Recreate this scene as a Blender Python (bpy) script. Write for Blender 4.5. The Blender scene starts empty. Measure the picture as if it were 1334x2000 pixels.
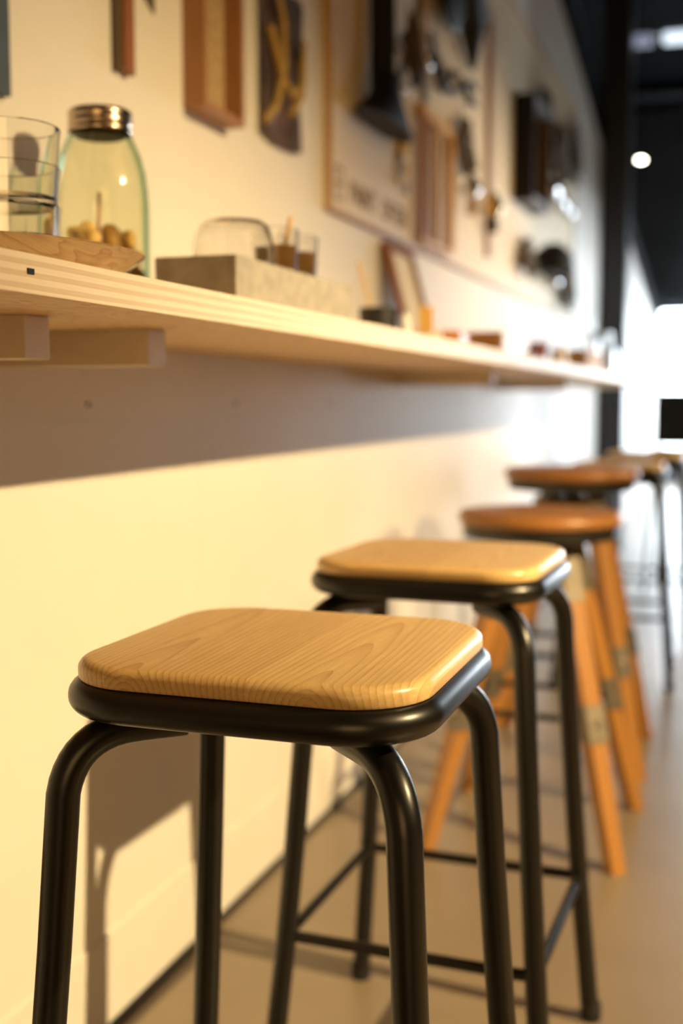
import bpy, bmesh, math, random
from mathutils import Vector, Matrix
random.seed(7)
PI = math.pi
scn = bpy.context.scene
COL = scn.collection

# ------------------------------------------------------------------ camera, light, exposure
cam_d = bpy.data.cameras.new('camera')
cam = bpy.data.objects.new('camera', cam_d); COL.objects.link(cam)
cam.location = (0, 0, 0.95)
cam.rotation_euler = (math.radians(90 - 5.414), 0, math.radians(18.811))
cam_d.sensor_fit = 'VERTICAL'; cam_d.sensor_height = 36.0; cam_d.sensor_width = 24.0
cam_d.lens = 41.4
cam_d.clip_start = 0.05; cam_d.clip_end = 100
cam_d.dof.use_dof = True
cam_d.dof.focus_distance = 0.93
cam_d.dof.aperture_fstop = 2.9
scn.camera = cam

scn.view_settings.view_transform = 'Standard'
scn.view_settings.look = 'None'
scn.view_settings.gamma = 1.0
scn.view_settings.use_curve_mapping = False
scn.view_settings.exposure = 0.0
scn.cycles.sample_clamp_indirect = 6.0

w = bpy.data.worlds.new('world'); scn.world = w; w.use_nodes = True
w.node_tree.nodes['Background'].inputs[0].default_value = (0.55, 0.65, 0.8, 1)
w.node_tree.nodes['Background'].inputs[1].default_value = 0.05

KEY_COL = (1.0, 0.735, 0.365)
def spot(name, loc, target, energy, angle, blend, col, radius):
    d = bpy.data.lights.new(name, 'SPOT'); d.energy = energy; d.color = col
    d.spot_size = math.radians(angle); d.spot_blend = blend; d.shadow_soft_size = radius
    o = bpy.data.objects.new(name, d); COL.objects.link(o); o.location = loc
    o.rotation_euler = (Vector(target) - Vector(loc)).to_track_quat('-Z', 'Y').to_euler()
    return o
# warm track spotlight on the ceiling to the right of the counter, out of the frame
spot('key_spotlight', (2.33, 1.25, 2.42), (-0.885, 1.95, -0.12), 1000, 58, 1.0, KEY_COL, 0.02)
spot('far_fill_spot', (2.33, 4.6, 2.42), (-0.885, 4.1, 0.54), 540, 55, 1.0, (1.0, 0.71, 0.36), 0.03)  # added unseen spot, carries warm light along the far wall
def area(name, loc, rot, sx, sy, energy, col):
    d = bpy.data.lights.new(name, 'AREA'); d.shape = 'RECTANGLE'; d.size = sx; d.size_y = sy
    d.energy = energy; d.color = col
    o = bpy.data.objects.new(name, d); COL.objects.link(o); o.location = loc; o.rotation_euler = rot
    return o
# added warm fill lights, unseen, lifting the shade under the shelf
area('ceiling_fill', (3.0, 0.6, 3.6), (0, 0, 0), 3.0, 3.0, 34, (1.0, 0.50, 0.16))
area('rear_fill', (0.9, -2.9, 1.3), (PI / 2, 0, 0), 2.0, 1.6, 32, (1.0, 0.58, 0.22))  # added fill behind the camera, warms the faces turned to it
spot('floor_bounce_fill', (3.0, 0.6, 3.4), (2.0, 1.0, 0), 1300, 52, 0.6, (1.0, 0.60, 0.22), 0.05)  # added spot, its bounce off the floor warms the shaded wall

# ------------------------------------------------------------------ node helpers
def mat(name):
    m = bpy.data.materials.new(name); m.use_nodes = True
    nt = m.node_tree
    return m, nt, nt.nodes['Principled BSDF']
def N(nt, t, **kw):
    n = nt.nodes.new(t)
    for k, v in kw.items(): setattr(n, k, v)
    return n
def math_n(nt, op, a, b=None):
    n = nt.nodes.new('ShaderNodeMath'); n.operation = op
    for i, v in enumerate((a, b)):
        if v is None: continue
        if isinstance(v, (int, float)): n.inputs[i].default_value = v
        else: nt.links.new(v, n.inputs[i])
    return n.outputs[0]
def ramp(nt, fac, stops):
    n = nt.nodes.new('ShaderNodeValToRGB'); e = n.color_ramp.elements
    while len(e) < len(stops): e.new(0.5)
    for el, (p, c) in zip(e, stops): el.position = p; el.color = (*c, 1)
    nt.links.new(fac, n.inputs[0]); return n.outputs[0]
def noise(nt, vec, scale, detail=3.0, rough=0.5):
    n = nt.nodes.new('ShaderNodeTexNoise'); n.inputs['Scale'].default_value = scale
    n.inputs['Detail'].default_value = detail; n.inputs['Roughness'].default_value = rough
    if vec is not None: nt.links.new(vec, n.inputs['Vector'])
    return n.outputs['Fac']
def mapping(nt, vec, scale=(1, 1, 1), loc=(0, 0, 0)):
    n = nt.nodes.new('ShaderNodeMapping'); n.inputs['Scale'].default_value = scale
    n.inputs['Location'].default_value = loc
    nt.links.new(vec, n.inputs['Vector']); return n.outputs[0]
def bump(nt, bsdf, h, strength=0.1, dist=0.002):
    n = nt.nodes.new('ShaderNodeBump'); n.inputs['Strength'].default_value = strength
    n.inputs['Distance'].default_value = dist
    nt.links.new(h, n.inputs['Height']); nt.links.new(n.outputs[0], bsdf.inputs['Normal'])
def plain(name, col, rough=0.5, metal=0.0, var=0.12, scale=30.0, spec=0.5):
    """colour with a slight procedural unevenness"""
    m, nt, b = mat(name)
    tc = N(nt, 'ShaderNodeTexCoord').outputs['Object']
    f = noise(nt, tc, scale)
    lo = tuple(c * (1 - var) for c in col); hi = tuple(min(1, c * (1 + var)) for c in col)
    nt.links.new(ramp(nt, f, [(0.3, lo), (0.7, hi)]), b.inputs['Base Color'])
    b.inputs['Roughness'].default_value = rough; b.inputs['Metallic'].default_value = metal
    b.inputs['Specular IOR Level'].default_value = spec
    return m
def wood(name, dark, light, axis='y', scale=1.0, plank=0.0, shift=0.0, contrast=0.30, rough=0.45, ring=190.0, wobble=0.011, pith=0.02):
    """long grain along one object axis, with growth rings and optional glued planks across x"""
    m, nt, b = mat(name)
    tc = N(nt, 'ShaderNodeTexCoord').outputs['Object']
    sep = N(nt, 'ShaderNodeSeparateXYZ'); nt.links.new(tc, sep.inputs[0])
    X, Y, Z = sep.outputs
    if axis == 'x': X, Y = Y, X
    if axis == 'z': Y, Z = Z, Y
    if shift: X = math_n(nt, 'SUBTRACT', X, shift)
    if plank > 0:
        idx = math_n(nt, 'FLOOR', math_n(nt, 'DIVIDE', math_n(nt, 'ADD', X, plank * 0.5), plank))
    else:
        idx = math_n(nt, 'MULTIPLY', X, 0.0)
    wn = N(nt, 'ShaderNodeTexWhiteNoise', noise_dimensions='1D'); nt.links.new(math_n(nt, 'ADD', idx, 3.7), wn.inputs['W'])
    rnd = wn.outputs['Value']
    comb = N(nt, 'ShaderNodeCombineXYZ')
    nt.links.new(math_n(nt, 'ADD', X, math_n(nt, 'MULTIPLY', rnd, 5.0)), comb.inputs[0])
    nt.links.new(math_n(nt, 'MULTIPLY', Y, 0.22), comb.inputs[1]); nt.links.new(Z, comb.inputs[2])
    wob = noise(nt, comb.outputs[0], 14 * scale, 2.0)
    # distance from a pith below the board -> cathedral grain
    cx = math_n(nt, 'ADD', math_n(nt, 'SUBTRACT', X, math_n(nt, 'MULTIPLY', idx, plank)), math_n(nt, 'MULTIPLY', math_n(nt, 'SUBTRACT', rnd, 0.5), 0.09))
    zz = math_n(nt, 'ADD', math_n(nt, 'ADD', Z, pith), math_n(nt, 'MULTIPLY', Y, 0.035))
    dist = math_n(nt, 'SQRT', math_n(nt, 'ADD', math_n(nt, 'MULTIPLY', cx, cx), math_n(nt, 'MULTIPLY', zz, zz)))
    dist = math_n(nt, 'ADD', dist, math_n(nt, 'MULTIPLY', wob, wobble))
    s = math_n(nt, 'FRACT', math_n(nt, 'MULTIPLY', dist, ring * scale))
    s = math_n(nt, 'POWER', s, 3.0)
    fine = noise(nt, mapping(nt, comb.outputs[0], (1, 0.25, 1)), 260 * scale, 3.0, 0.7)
    g = math_n(nt, 'ADD', math_n(nt, 'MULTIPLY', s, contrast), math_n(nt, 'MULTIPLY', fine, 0.6))
    g = math_n(nt, 'ADD', g, math_n(nt, 'MULTIPLY', math_n(nt, 'SUBTRACT', rnd, 0.5), 0.34 if plank else 0.0))
    col = ramp(nt, g, [(0.1, light), (0.95, dark)])
    nt.links.new(col, b.inputs['Base Color'])
    b.inputs['Roughness'].default_value = rough
    bump(nt, b, fine, 0.06, 0.001)
    return m

M = {}
M['seat_wood'] = wood('honey_seat_wood', (0.42, 0.225, 0.066), (0.83, 0.605, 0.285), plank=0.12, shift=0.08, contrast=0.36, rough=0.30, pith=-0.715)
M['round_wood'] = wood('brown_seat_wood', (0.22, 0.085, 0.022), (0.42, 0.19, 0.055), plank=0.07, rough=0.35)
M['leg_wood'] = wood('orange_leg_wood', (0.25, 0.10, 0.022), (0.44, 0.205, 0.05), axis='z', rough=0.4)
M['frame_wood'] = wood('brown_frame_wood', (0.20, 0.085, 0.022), (0.36, 0.17, 0.06), axis='z')
M['red_wood'] = wood('reddish_wood', (0.16, 0.05, 0.015), (0.30, 0.11, 0.035), axis='z')
M['pale_wood'] = wood('pale_wood', (0.50, 0.33, 0.15), (0.70, 0.52, 0.28), axis='z')
M['toy_wood'] = wood('yellow_wood', (0.55, 0.30, 0.06), (0.75, 0.45, 0.12), axis='z')
M['orange_wood'] = wood('orange_wood', (0.45, 0.18, 0.03), (0.62, 0.28, 0.06), axis='x')
M['trim_wood'] = wood('pegboard_edge_wood', (0.34, 0.20, 0.07), (0.52, 0.33, 0.13), axis='y')
M['black_metal'] = plain('black_powder_coat', (0.0055, 0.005, 0.0045), rough=0.32, var=0.1, scale=90, spec=0.5)
M['dark_metal'] = plain('dark_steel', (0.05, 0.048, 0.045), rough=0.38, metal=0.7)
M['strap_metal'] = plain('grey_strap_steel', (0.20, 0.17, 0.13), rough=0.5, metal=0.6)
M['chrome'] = plain('bright_chrome', (0.75, 0.75, 0.75), rough=0.12, metal=1.0, var=0.03)
M['polished'] = plain('polished_steel', (0.82, 0.80, 0.78), rough=0.05, metal=1.0, var=0.02)
M['lid_metal'] = plain('aged_lid_metal', (0.48, 0.38, 0.30), rough=0.24, metal=1.0, var=0.06)
M['rubber'] = plain('black_rubber', (0.01, 0.01, 0.01), rough=0.7)
M['matte_black'] = plain('matte_black', (0.006, 0.0055, 0.0055), rough=0.6, spec=0.25)
M['ceil_black'] = plain('black_ceiling_paint', (0.004, 0.005, 0.006), rough=0.9, scale=3, spec=0.04)
M['blue_dark'] = plain('dark_blue_paint', (0.03, 0.036, 0.045), rough=0.75, scale=2)
M['far_blue'] = plain('slate_far_wall_paint', (0.09, 0.11, 0.14), rough=0.75, scale=2)
M['steel_paint'] = plain('charcoal_column_paint', (0.02, 0.022, 0.026), rough=0.5)
M['grey_paint'] = plain('grey_beam_paint', (0.20, 0.21, 0.24), rough=0.6)
M['frame_grey'] = plain('dark_grey_frame', (0.05, 0.05, 0.055), rough=0.5)
M['bracket'] = plain('cream_bracket_paint', (0.62, 0.54, 0.44), rough=0.55, var=0.04)
M['concrete'] = plain('grey_concrete_box', (0.37, 0.345, 0.30), rough=0.8, var=0.18, scale=45)
M['black_dish'] = plain('black_glaze', (0.008, 0.008, 0.008), rough=0.5)
M['white_glaze'] = plain('white_glaze', (0.8, 0.8, 0.8), rough=0.2, var=0.03)
M['paper'] = plain('cream_paper', (0.78, 0.70, 0.55), rough=0.8, var=0.03)
M['terracotta'] = plain('terracotta', (0.30, 0.09, 0.05), rough=0.6)
M['cardboard'] = plain('brown_box_card', (0.36, 0.22, 0.11), rough=0.7)
M['figs'] = plain('dried_slices', (0.70, 0.45, 0.15), rough=0.6, var=0.4, scale=60)
M['figs_dark'] = plain('dark_dried_slices', (0.34, 0.18, 0.05), rough=0.6, var=0.5, scale=60)
M['tea'] = plain('amber_filling', (0.34, 0.17, 0.035), rough=0.4)
M['yellow'] = plain('yellow_plastic', (0.65, 0.42, 0.04), rough=0.4)
M['brass'] = plain('warm_brass', (0.75, 0.52, 0.22), rough=0.18, metal=1.0)
M['dried'] = plain('dried_plant', (0.075, 0.05, 0.02), rough=0.9, var=0.5, scale=80)
M['blue_card'] = plain('slate_blue_card', (0.05, 0.07, 0.10), rough=0.6)
M['dark_scrap'] = plain('dark_brown_card', (0.10, 0.065, 0.035), rough=0.7)
M['banner'] = plain('purple_grey_cloth', (0.17, 0.115, 0.105), rough=0.9, var=0.5, scale=14)
M['banner_dark'] = plain('dark_brown_cloth', (0.045, 0.028, 0.018), rough=0.9)
M['mustard'] = plain('mustard_print', (0.42, 0.27, 0.075), rough=0.9)
M['ink'] = plain('brown_ink', (0.20, 0.12, 0.06), rough=0.8)
M['weave'] = plain('pale_weave', (0.40, 0.28, 0.14), rough=0.9, var=0.35, scale=120)

def wall_mat():
    m, nt, b = mat('cream_wall_paint')
    tc = N(nt, 'ShaderNodeTexCoord').outputs['Object']
    sep = N(nt, 'ShaderNodeSeparateXYZ'); nt.links.new(tc, sep.inputs[0])
    f = noise(nt, tc, 2.2, 4)
    col = ramp(nt, f, [(0.25, (0.70, 0.665, 0.60)), (0.75, (0.75, 0.715, 0.65))])
    # butt joint between two boards of the wall
    d = math_n(nt, 'ABSOLUTE', math_n(nt, 'SUBTRACT', sep.outputs[1], 1.838))
    seam = math_n(nt, 'LESS_THAN', d, 0.003)
    mx = N(nt, 'ShaderNodeMix', data_type='RGBA'); nt.links.new(math_n(nt, 'MULTIPLY', seam, 0.14), mx.inputs[0])
    nt.links.new(col, mx.inputs[6]); mx.inputs[7].default_value = (0.45, 0.38, 0.28, 1)
    nt.links.new(mx.outputs[2], b.inputs['Base Color'])
    b.inputs['Roughness'].default_value = 0.6
    b.inputs['Specular IOR Level'].default_value = 0.3
    bump(nt, b, noise(nt, tc, 160), 0.04, 0.001)
    return m
M['wall'] = wall_mat()
def floor_mat():
    m, nt, b = mat('polished_concrete_floor')
    tc = N(nt, 'ShaderNodeTexCoord').outputs['Object']
    f = noise(nt, tc, 1.6, 6, 0.6)
    nt.links.new(ramp(nt, f, [(0.3, (0.20, 0.155, 0.105)), (0.7, (0.255, 0.20, 0.14))]), b.inputs['Base Color'])
    r = N(nt, 'ShaderNodeMapRange'); nt.links.new(noise(nt, tc, 5, 4), r.inputs[0])
    r.inputs[3].default_value = 0.28; r.inputs[4].default_value = 0.42; b.inputs['Specular IOR Level'].default_value = 0.45
    nt.links.new(r.outputs[0], b.inputs['Roughness'])
    bump(nt, b, noise(nt, tc, 40), 0.03, 0.001)
    return m
M['floor'] = floor_mat()
def ply_mat():
    m, nt, b = mat('laminated_pine_plywood')
    tc = N(nt, 'ShaderNodeTexCoord').outputs['Object']
    sep = N(nt, 'ShaderNodeSeparateXYZ'); nt.links.new(tc, sep.inputs[0])
    X, Y, Z = sep.outputs
    wob = noise(nt, mapping(nt, tc, (3, 1.2, 3)), 6, 2)
    t = math_n(nt, 'FRACT', math_n(nt, 'DIVIDE', math_n(nt, 'ADD', Z, math_n(nt, 'MULTIPLY', wob, 0.0016)), 0.0086))
    band = ramp(nt, t, [(0.0, (0.66, 0.53, 0.35)), (0.44, (0.66, 0.53, 0.35)), (0.52, (0.80, 0.70, 0.54)), (0.95, (0.80, 0.70, 0.54))])
    st = noise(nt, mapping(nt, tc, (40, 1.5, 40)), 10, 4, 0.65)
    kn = noise(nt, mapping(nt, tc, (9, 2.2, 9)), 3.0, 2)
    ring = math_n(nt, 'FRACT', math_n(nt, 'MULTIPLY', kn, 9.0))
    face = ramp(nt, math_n(nt, 'ADD', math_n(nt, 'MULTIPLY', st, 0.5), math_n(nt, 'MULTIPLY', math_n(nt, 'POWER', ring, 3.0), 0.4)),
                [(0.15, (0.78, 0.56, 0.31)), (0.95, (0.42, 0.22, 0.08))])
    geo = N(nt, 'ShaderNodeNewGeometry'); sn = N(nt, 'ShaderNodeSeparateXYZ'); nt.links.new(geo.outputs['True Normal'], sn.inputs[0])
    up = math_n(nt, 'GREATER_THAN', math_n(nt, 'ABSOLUTE', sn.outputs[2]), 0.5)
    mx = N(nt, 'ShaderNodeMix', data_type='RGBA'); nt.links.new(up, mx.inputs[0])
    nt.links.new(band, mx.inputs[6]); nt.links.new(face, mx.inputs[7])
    mu = N(nt, 'ShaderNodeMix', data_type='RGBA', blend_type='MULTIPLY'); mu.inputs[0].default_value = 0.35
    nt.links.new(mx.outputs[2], mu.inputs[6])
    nt.links.new(ramp(nt, st, [(0.3, (1, 1, 1)), (0.75, (0.72, 0.62, 0.5))]), mu.inputs[7])
    nt.links.new(mu.outputs[2], b.inputs['Base Color'])
    b.inputs['Roughness'].default_value = 0.5
    bump(nt, b, st, 0.08, 0.001)
    return m
M['ply'] = ply_mat()
def peg_mat():
    m, nt, b = mat('perforated_cream_board')
    tc = N(nt, 'ShaderNodeTexCoord').outputs['Object']
    sep = N(nt, 'ShaderNodeSeparateXYZ'); nt.links.new(tc, sep.inputs[0])
    def cell(s):
        return math_n(nt, 'SUBTRACT', math_n(nt, 'FRACT', math_n(nt, 'DIVIDE', s, 0.025)), 0.5)
    a, c = cell(sep.outputs[1]), cell(sep.outputs[2])
    d = math_n(nt, 'SQRT', math_n(nt, 'ADD', math_n(nt, 'MULTIPLY', a, a), math_n(nt, 'MULTIPLY', c, c)))
    hole = math_n(nt, 'LESS_THAN', d, 0.13)
    mx = N(nt, 'ShaderNodeMix', data_type='RGBA'); nt.links.new(hole, mx.inputs[0])
    nt.links.new(ramp(nt, noise(nt, tc, 3), [(0.3, (0.72, 0.59, 0.39)), (0.7, (0.76, 0.63, 0.43))]), mx.inputs[6])
    mx.inputs[7].default_value = (0.12, 0.09, 0.06, 1)
    nt.links.new(mx.outputs[2], b.inputs['Base Color']); b.inputs['Roughness'].default_value = 0.6
    return m
M['peg'] = peg_mat()
def glass(name, col, rough=0.0, ior=1.45):
    m, nt, b = mat(name)
    tc = N(nt, 'ShaderNodeTexCoord').outputs['Object']
    nt.links.new(ramp(nt, noise(nt, tc, 12), [(0.0, col), (1.0, tuple(min(1, c * 1.02) for c in col))]), b.inputs['Base Color'])
    b.inputs['Transmission Weight'].default_value = 1.0
    b.inputs['Roughness'].default_value = rough; b.inputs['IOR'].default_value = ior
    return m
M['glass'] = glass('clear_glass', (0.98, 0.98, 0.97))
def thin_glass(name, mid, edge):
    # thin blown glass: light passes straight through the wall, tinted more where the wall is seen edge-on
    m, nt, b = mat(name); nt.nodes.remove(b)
    out = nt.nodes['Material Output']
    lw = N(nt, 'ShaderNodeLayerWeight'); lw.inputs['Blend'].default_value = 0.35
    tr = N(nt, 'ShaderNodeBsdfTransparent'); nt.links.new(ramp(nt, lw.outputs['Facing'], [(0.35, mid), (0.97, edge)]), tr.inputs[0])
    gl = N(nt, 'ShaderNodeBsdfGlossy'); gl.inputs['Roughness'].default_value = 0.03
    l2 = N(nt, 'ShaderNodeLayerWeight'); l2.inputs['Blend'].default_value = 0.5
    sch = math_n(nt, 'ADD', math_n(nt, 'MULTIPLY', math_n(nt, 'POWER', l2.outputs['Facing'], 5.0), 0.7), 0.04)
    mx = N(nt, 'ShaderNodeMixShader'); nt.links.new(sch, mx.inputs[0])
    nt.links.new(tr.outputs[0], mx.inputs[1]); nt.links.new(gl.outputs[0], mx.inputs[2])
    nt.links.new(mx.outputs[0], out.inputs['Surface'])
    return m
M['jar_glass'] = thin_glass('aqua_green_glass', (0.962, 0.966, 0.895), (0.28, 0.60, 0.50))
def emit(name, col, strength):
    m, nt, b = mat(name)
    tc = N(nt, 'ShaderNodeTexCoord').outputs['Object']
    c = ramp(nt, noise(nt, tc, 0.6), [(0.3, col), (0.7, tuple(min(1, x * 1.03) for x in col))])
    b.inputs['Base Color'].default_value = (0.02, 0.02, 0.02, 1)
    nt.links.new(c, b.inputs['Emission Color']); b.inputs['Emission Strength'].default_value = strength
    return m
M['sky'] = emit('bright_daylight', (0.80, 0.90, 1.0), 22.0)
M['side_fill'] = emit('side_fill_glow', (0.82, 0.91, 1.0), 28.0)  # glow of the added side window
M['lamp'] = emit('lamp_glow', (1.0, 0.93, 0.74), 30.0)
M['tube_bright'] = emit('cool_tube_glow', (0.75, 0.86, 1.0), 1.6)
M['tube_dim'] = emit('dim_tube_glow', (0.6, 0.66, 0.9), 0.45)

# ------------------------------------------------------------------ mesh helpers
class MB:
    def __init__(s): s.bm = bmesh.new()
    def box(s, c, size, rot=None, bevel=0.0):
        r = bmesh.ops.create_cube(s.bm, size=1.0); vs = r['verts']
        bmesh.ops.scale(s.bm, vec=size, verts=vs)
        if bevel > 0:
            es = list({e for v in vs for e in v.link_edges})
            q = bmesh.ops.bevel(s.bm, geom=es, offset=bevel, segments=2, affect='EDGES', profile=0.6)
            vs = list({v for f in q['faces'] for v in f.verts} | {v for v in vs if v.is_valid})
        mt = Matrix.Translation(c)
        if rot is not None: mt = mt @ rot.to_4x4()
        bmesh.ops.transform(s.bm, matrix=mt, verts=vs)
        return s
    def rings(s, rings, cap0=True, cap1=True, closed=False):
        L = [[s.bm.verts.new(p) for p in r] for r in rings]
        n = len(L[0])
        seq = list(zip(L, L[1:])) + ([(L[-1], L[0])] if closed else [])
        for a, b in seq:
            for i in range(n):
                j = (i + 1) % n
                s.bm.faces.new((a[i], a[j], b[j], b[i]))
        if not closed:
            if cap0: s.bm.faces.new(list(reversed(L[0])))
            if cap1: s.bm.faces.new(L[-1])
        return s
    def lathe(s, prof, c=(0, 0, 0), n=32, cap0=False, cap1=False, closed=False, mtx=None):
        R = []
        for r, z in prof:
            ring = []
            for i in range(n):
                a = 2 * PI * i / n
                p = Vector((r * math.cos(a), r * math.sin(a), z))
                if mtx is not None: p = mtx @ p
                ring.append(p + Vector(c))
            R.append(ring)
        return s.rings(R, cap0, cap1, closed)
    def tube(s, pts, rad, n=14):
        pts = [Vector(p) for p in pts]
        if not isinstance(rad, (list, tuple)): rad = [rad] * len(pts)
        t0 = (pts[1] - pts[0]).normalized()
        up = Vector((0, 0, 1)) if abs(t0.z) < 0.9 else Vector((1, 0, 0))
        u = t0.cross(up).normalized(); R = []
        for i, p in enumerate(pts):
            a = pts[max(0, i - 1)]; b = pts[min(len(pts) - 1, i + 1)]
            t = (b - a).normalized()
            u = (u - t * u.dot(t)).normalized(); v = t.cross(u)
            R.append([p + (u * math.cos(2 * PI * k / n) + v * math.sin(2 * PI * k / n)) * rad[i] for k in range(n)])
        return s.rings(R)
    def ball(s, c, r, sc=(1, 1, 1), sub=2, rot=None):
        q = bmesh.ops.create_icosphere(s.bm, subdivisions=sub, radius=r); vs = q['verts']
        bmesh.ops.scale(s.bm, vec=sc, verts=vs)
        mt = Matrix.Translation(c)
        if rot is not None: mt = mt @ rot.to_4x4()
        bmesh.ops.transform(s.bm, matrix=mt, verts=vs); return s
    def prism(s, poly, d):
        """closed polygon (list of 3D points) extruded by vector d"""
        d = Vector(d)
        return s.rings([[Vector(p) for p in poly], [Vector(p) + d for p in poly]])
    def build(s, name, m, parent=None, smooth=True, angle=35, loc=None):
        bmesh.ops.recalc_face_normals(s.bm, faces=s.bm.faces)
        if s.bm.calc_volume(signed=True) < 0: bmesh.ops.reverse_faces(s.bm, faces=s.bm.faces)
        me = bpy.data.meshes.new(name); s.bm.to_mesh(me); s.bm.free()
        me.materials.append(m)
        if smooth:
            for p in me.polygons: p.use_smooth = True
            me.set_sharp_from_angle(angle=math.radians(angle))
        o = bpy.data.objects.new(name, me); COL.objects.link(o)
        if parent is not None: o.parent = parent
        if loc is not None: o.location = loc
        return o
def tag(o, label, cat, group=None):
    o['label'] = label; o['category'] = cat
    if group: o['group'] = group
    return o
def thing(name, label, cat, loc=(0, 0, 0), rz=0.0, group=None):
    o = bpy.data.objects.new(name, None); COL.objects.link(o)
    o.empty_display_size = 0.05
    o.location = loc; o.rotation_euler = (0, 0, rz)
    return tag(o, label, cat, group)
def dup(root, loc, rz, label, group=None):
    r = root.copy(); COL.objects.link(r); r.location = loc; r.rotation_euler = (0, 0, rz)
    r['label'] = label
    if group: r['group'] = group
    for ch in list(root.children):
        c = ch.copy(); COL.objects.link(c); c.parent = r
        for g in list(ch.children):
            d = g.copy(); COL.objects.link(d); d.parent = c
    return r
def struct(name, mb, m, **k):
    o = mb.build(name, m, **k); o['kind'] = 'structure'; return o
def arc(p0, p1, p2, n=8):
    p0, p1, p2 = Vector(p0), Vector(p1), Vector(p2)
    return [p0 * (1 - t) ** 2 + p1 * 2 * t * (1 - t) + p2 * t * t for t in [i / n for i in range(n + 1)]]
def rsq(size, r, z, n=10):
    h = size / 2 - r; out = []
    for k, (sx, sy) in enumerate([(1, 1), (-1, 1), (-1, -1), (1, -1)]):
        for i in range(n + 1):
            a = k * PI / 2 + PI / 2 * i / n
            out.append(Vector((sx * h + r * math.cos(a), sy * h + r * math.sin(a), z)))
    return out

# ------------------------------------------------------------------ the setting
WX = -0.885      # face of the long wall
struct('floor', MB().box((1.0, 5.8, -0.05), (8.4, 18.0, 0.1)), M['floor'], smooth=False)
slope = -0.174
def ztop(y): return 3.6 if y < 1.46 else 2.84 + slope * (y - 5.81)
poly = [(WX, -3, 0), (WX, 13.9, 0), (WX, 13.9, ztop(13.9)), (WX, 1.46, ztop(1.46)), (WX, -3, 3.6)]
struct('wall_left', MB().prism(poly, (-0.12, 0, 0)), M['wall'], smooth=False)
# black capping along the raking top edge of the wall
cap = [(WX + 0.02, 1.46, ztop(1.46)), (WX + 0.02, 13.9, ztop(13.9)), (WX + 0.02, 13.9, ztop(13.9) + 0.16), (WX + 0.02, 1.46, ztop(1.46) + 0.16)]
struct('trim_1', MB().prism(cap, (-0.16, 0, 0)), M['ceil_black'], smooth=False)
struct('trim_2', MB().box((WX + 0.005, 1.6, 0.006), (0.010, 9.2, 0.012)), M['rubber'], smooth=False)
struct('baseboard_left', MB().box((WX + 0.002, 1.6, 0.081), (0.004, 9.2, 0.138), bevel=0.001), M['wall'], smooth=False)
struct('ceiling', MB().box((1.0, 5.8, 4.25), (8.4, 18.0, 0.1)), M['ceil_black'], smooth=False)
struct('wall_right', MB().box((5.2, 5.8, 2.1), (0.1, 18.0, 4.2)), M['blue_dark'], smooth=False)
struct('wall_back', MB().box((1.0, -3.15, 2.1), (8.4, 0.1, 4.2)), M['blue_dark'], smooth=False)
struct('wall_outer', MB().box((-3.15, 5.8, 2.1), (0.1, 18.0, 4.2)), M['ceil_black'], smooth=False)
# far wall with a wide window opening
WL, WR, WB, WT, FY = -0.93, 3.0, 0.28, 2.02, 14.1
fw = MB()
fw.box(((-3.1 + WL) / 2, FY, 2.1), (WL + 3.1, 0.2, 4.2))
fw.box(((WR + 5.15) / 2, FY, 2.1), (5.15 - WR, 0.2, 4.2))
fw.box(((WL + WR) / 2, FY, (WT + 4.2) / 2), (WR - WL, 0.2, 4.2 - WT))
fw.box(((WL + WR) / 2, FY, WB / 2), (WR - WL, 0.2, WB))
struct('wall_far', fw, M['far_blue'], smooth=False)
win = MB().box(((WL + WR) / 2, FY + 0.06, (WB + WT) / 2), (WR - WL, 0.02, WT - WB))
win = struct('window_1', win, M['sky'], smooth=False)
fill_win = struct('fill_window', MB().box((5.13, 10.2, 1.05), (0.03, 6.4, 1.5)), M['side_fill'], smooth=False)  # added unseen window, brightens the far stretch of the long wall
struct('light_block', MB().box((3.07, 5.5, 2.1), (4.15, 0.1, 4.2)), M['blue_dark'], smooth=False)  # added wall, unseen, keeps side daylight off the near wall
struct('light_block_2', MB().box((0.75, 9.8, 2.96), (0.1, 8.4, 2.48)), M['blue_dark'], smooth=False)  # added hanging screen, unseen, cuts side daylight on the upper wall
f2 = MB()
for y in (7.0, 8.6, 10.2, 11.8, 13.4): f2.box((5.10, y, 1.05), (0.06, 0.06, 1.5))
for z in (0.27, 1.83): f2.box((5.10, 10.2, z), (0.06, 6.5, 0.06))
f2.build('window_frame', M['steel_paint'], fill_win, smooth=False)  # bars on the added side window
fr = MB()
for x in (WL + 1.6, WL + 3.2): fr.box((x, FY, (WB + WT) / 2), (0.06, 0.06, WT - WB))
for z in (WB + 0.03, WT - 0.03): fr.box(((WL + WR) / 2, FY, z), (WR - WL, 0.06, 0.06))
fr.build('window_frame', M['steel_paint'], win, smooth=False)
# column standing against the wall
struct('column', MB().box((-0.80, 7.68, 2.1), (0.17, 0.16, 4.2), bevel=0.004), M['steel_paint'], smooth=False)
# roof beams far up
struct('beam_1', MB().prism([(-0.95, 5.6, 3.02), (-0.95, 8.0, 2.58), (-0.95, 8.0, 2.86), (-0.95, 5.6, 3.5)], (-0.06, 0, 0)), M['grey_paint'], smooth=False)
struct('beam_2', MB().box((0.6, 9.5, 3.30), (4.4, 0.16, 0.10)), M['ceil_black'], smooth=False)

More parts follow.
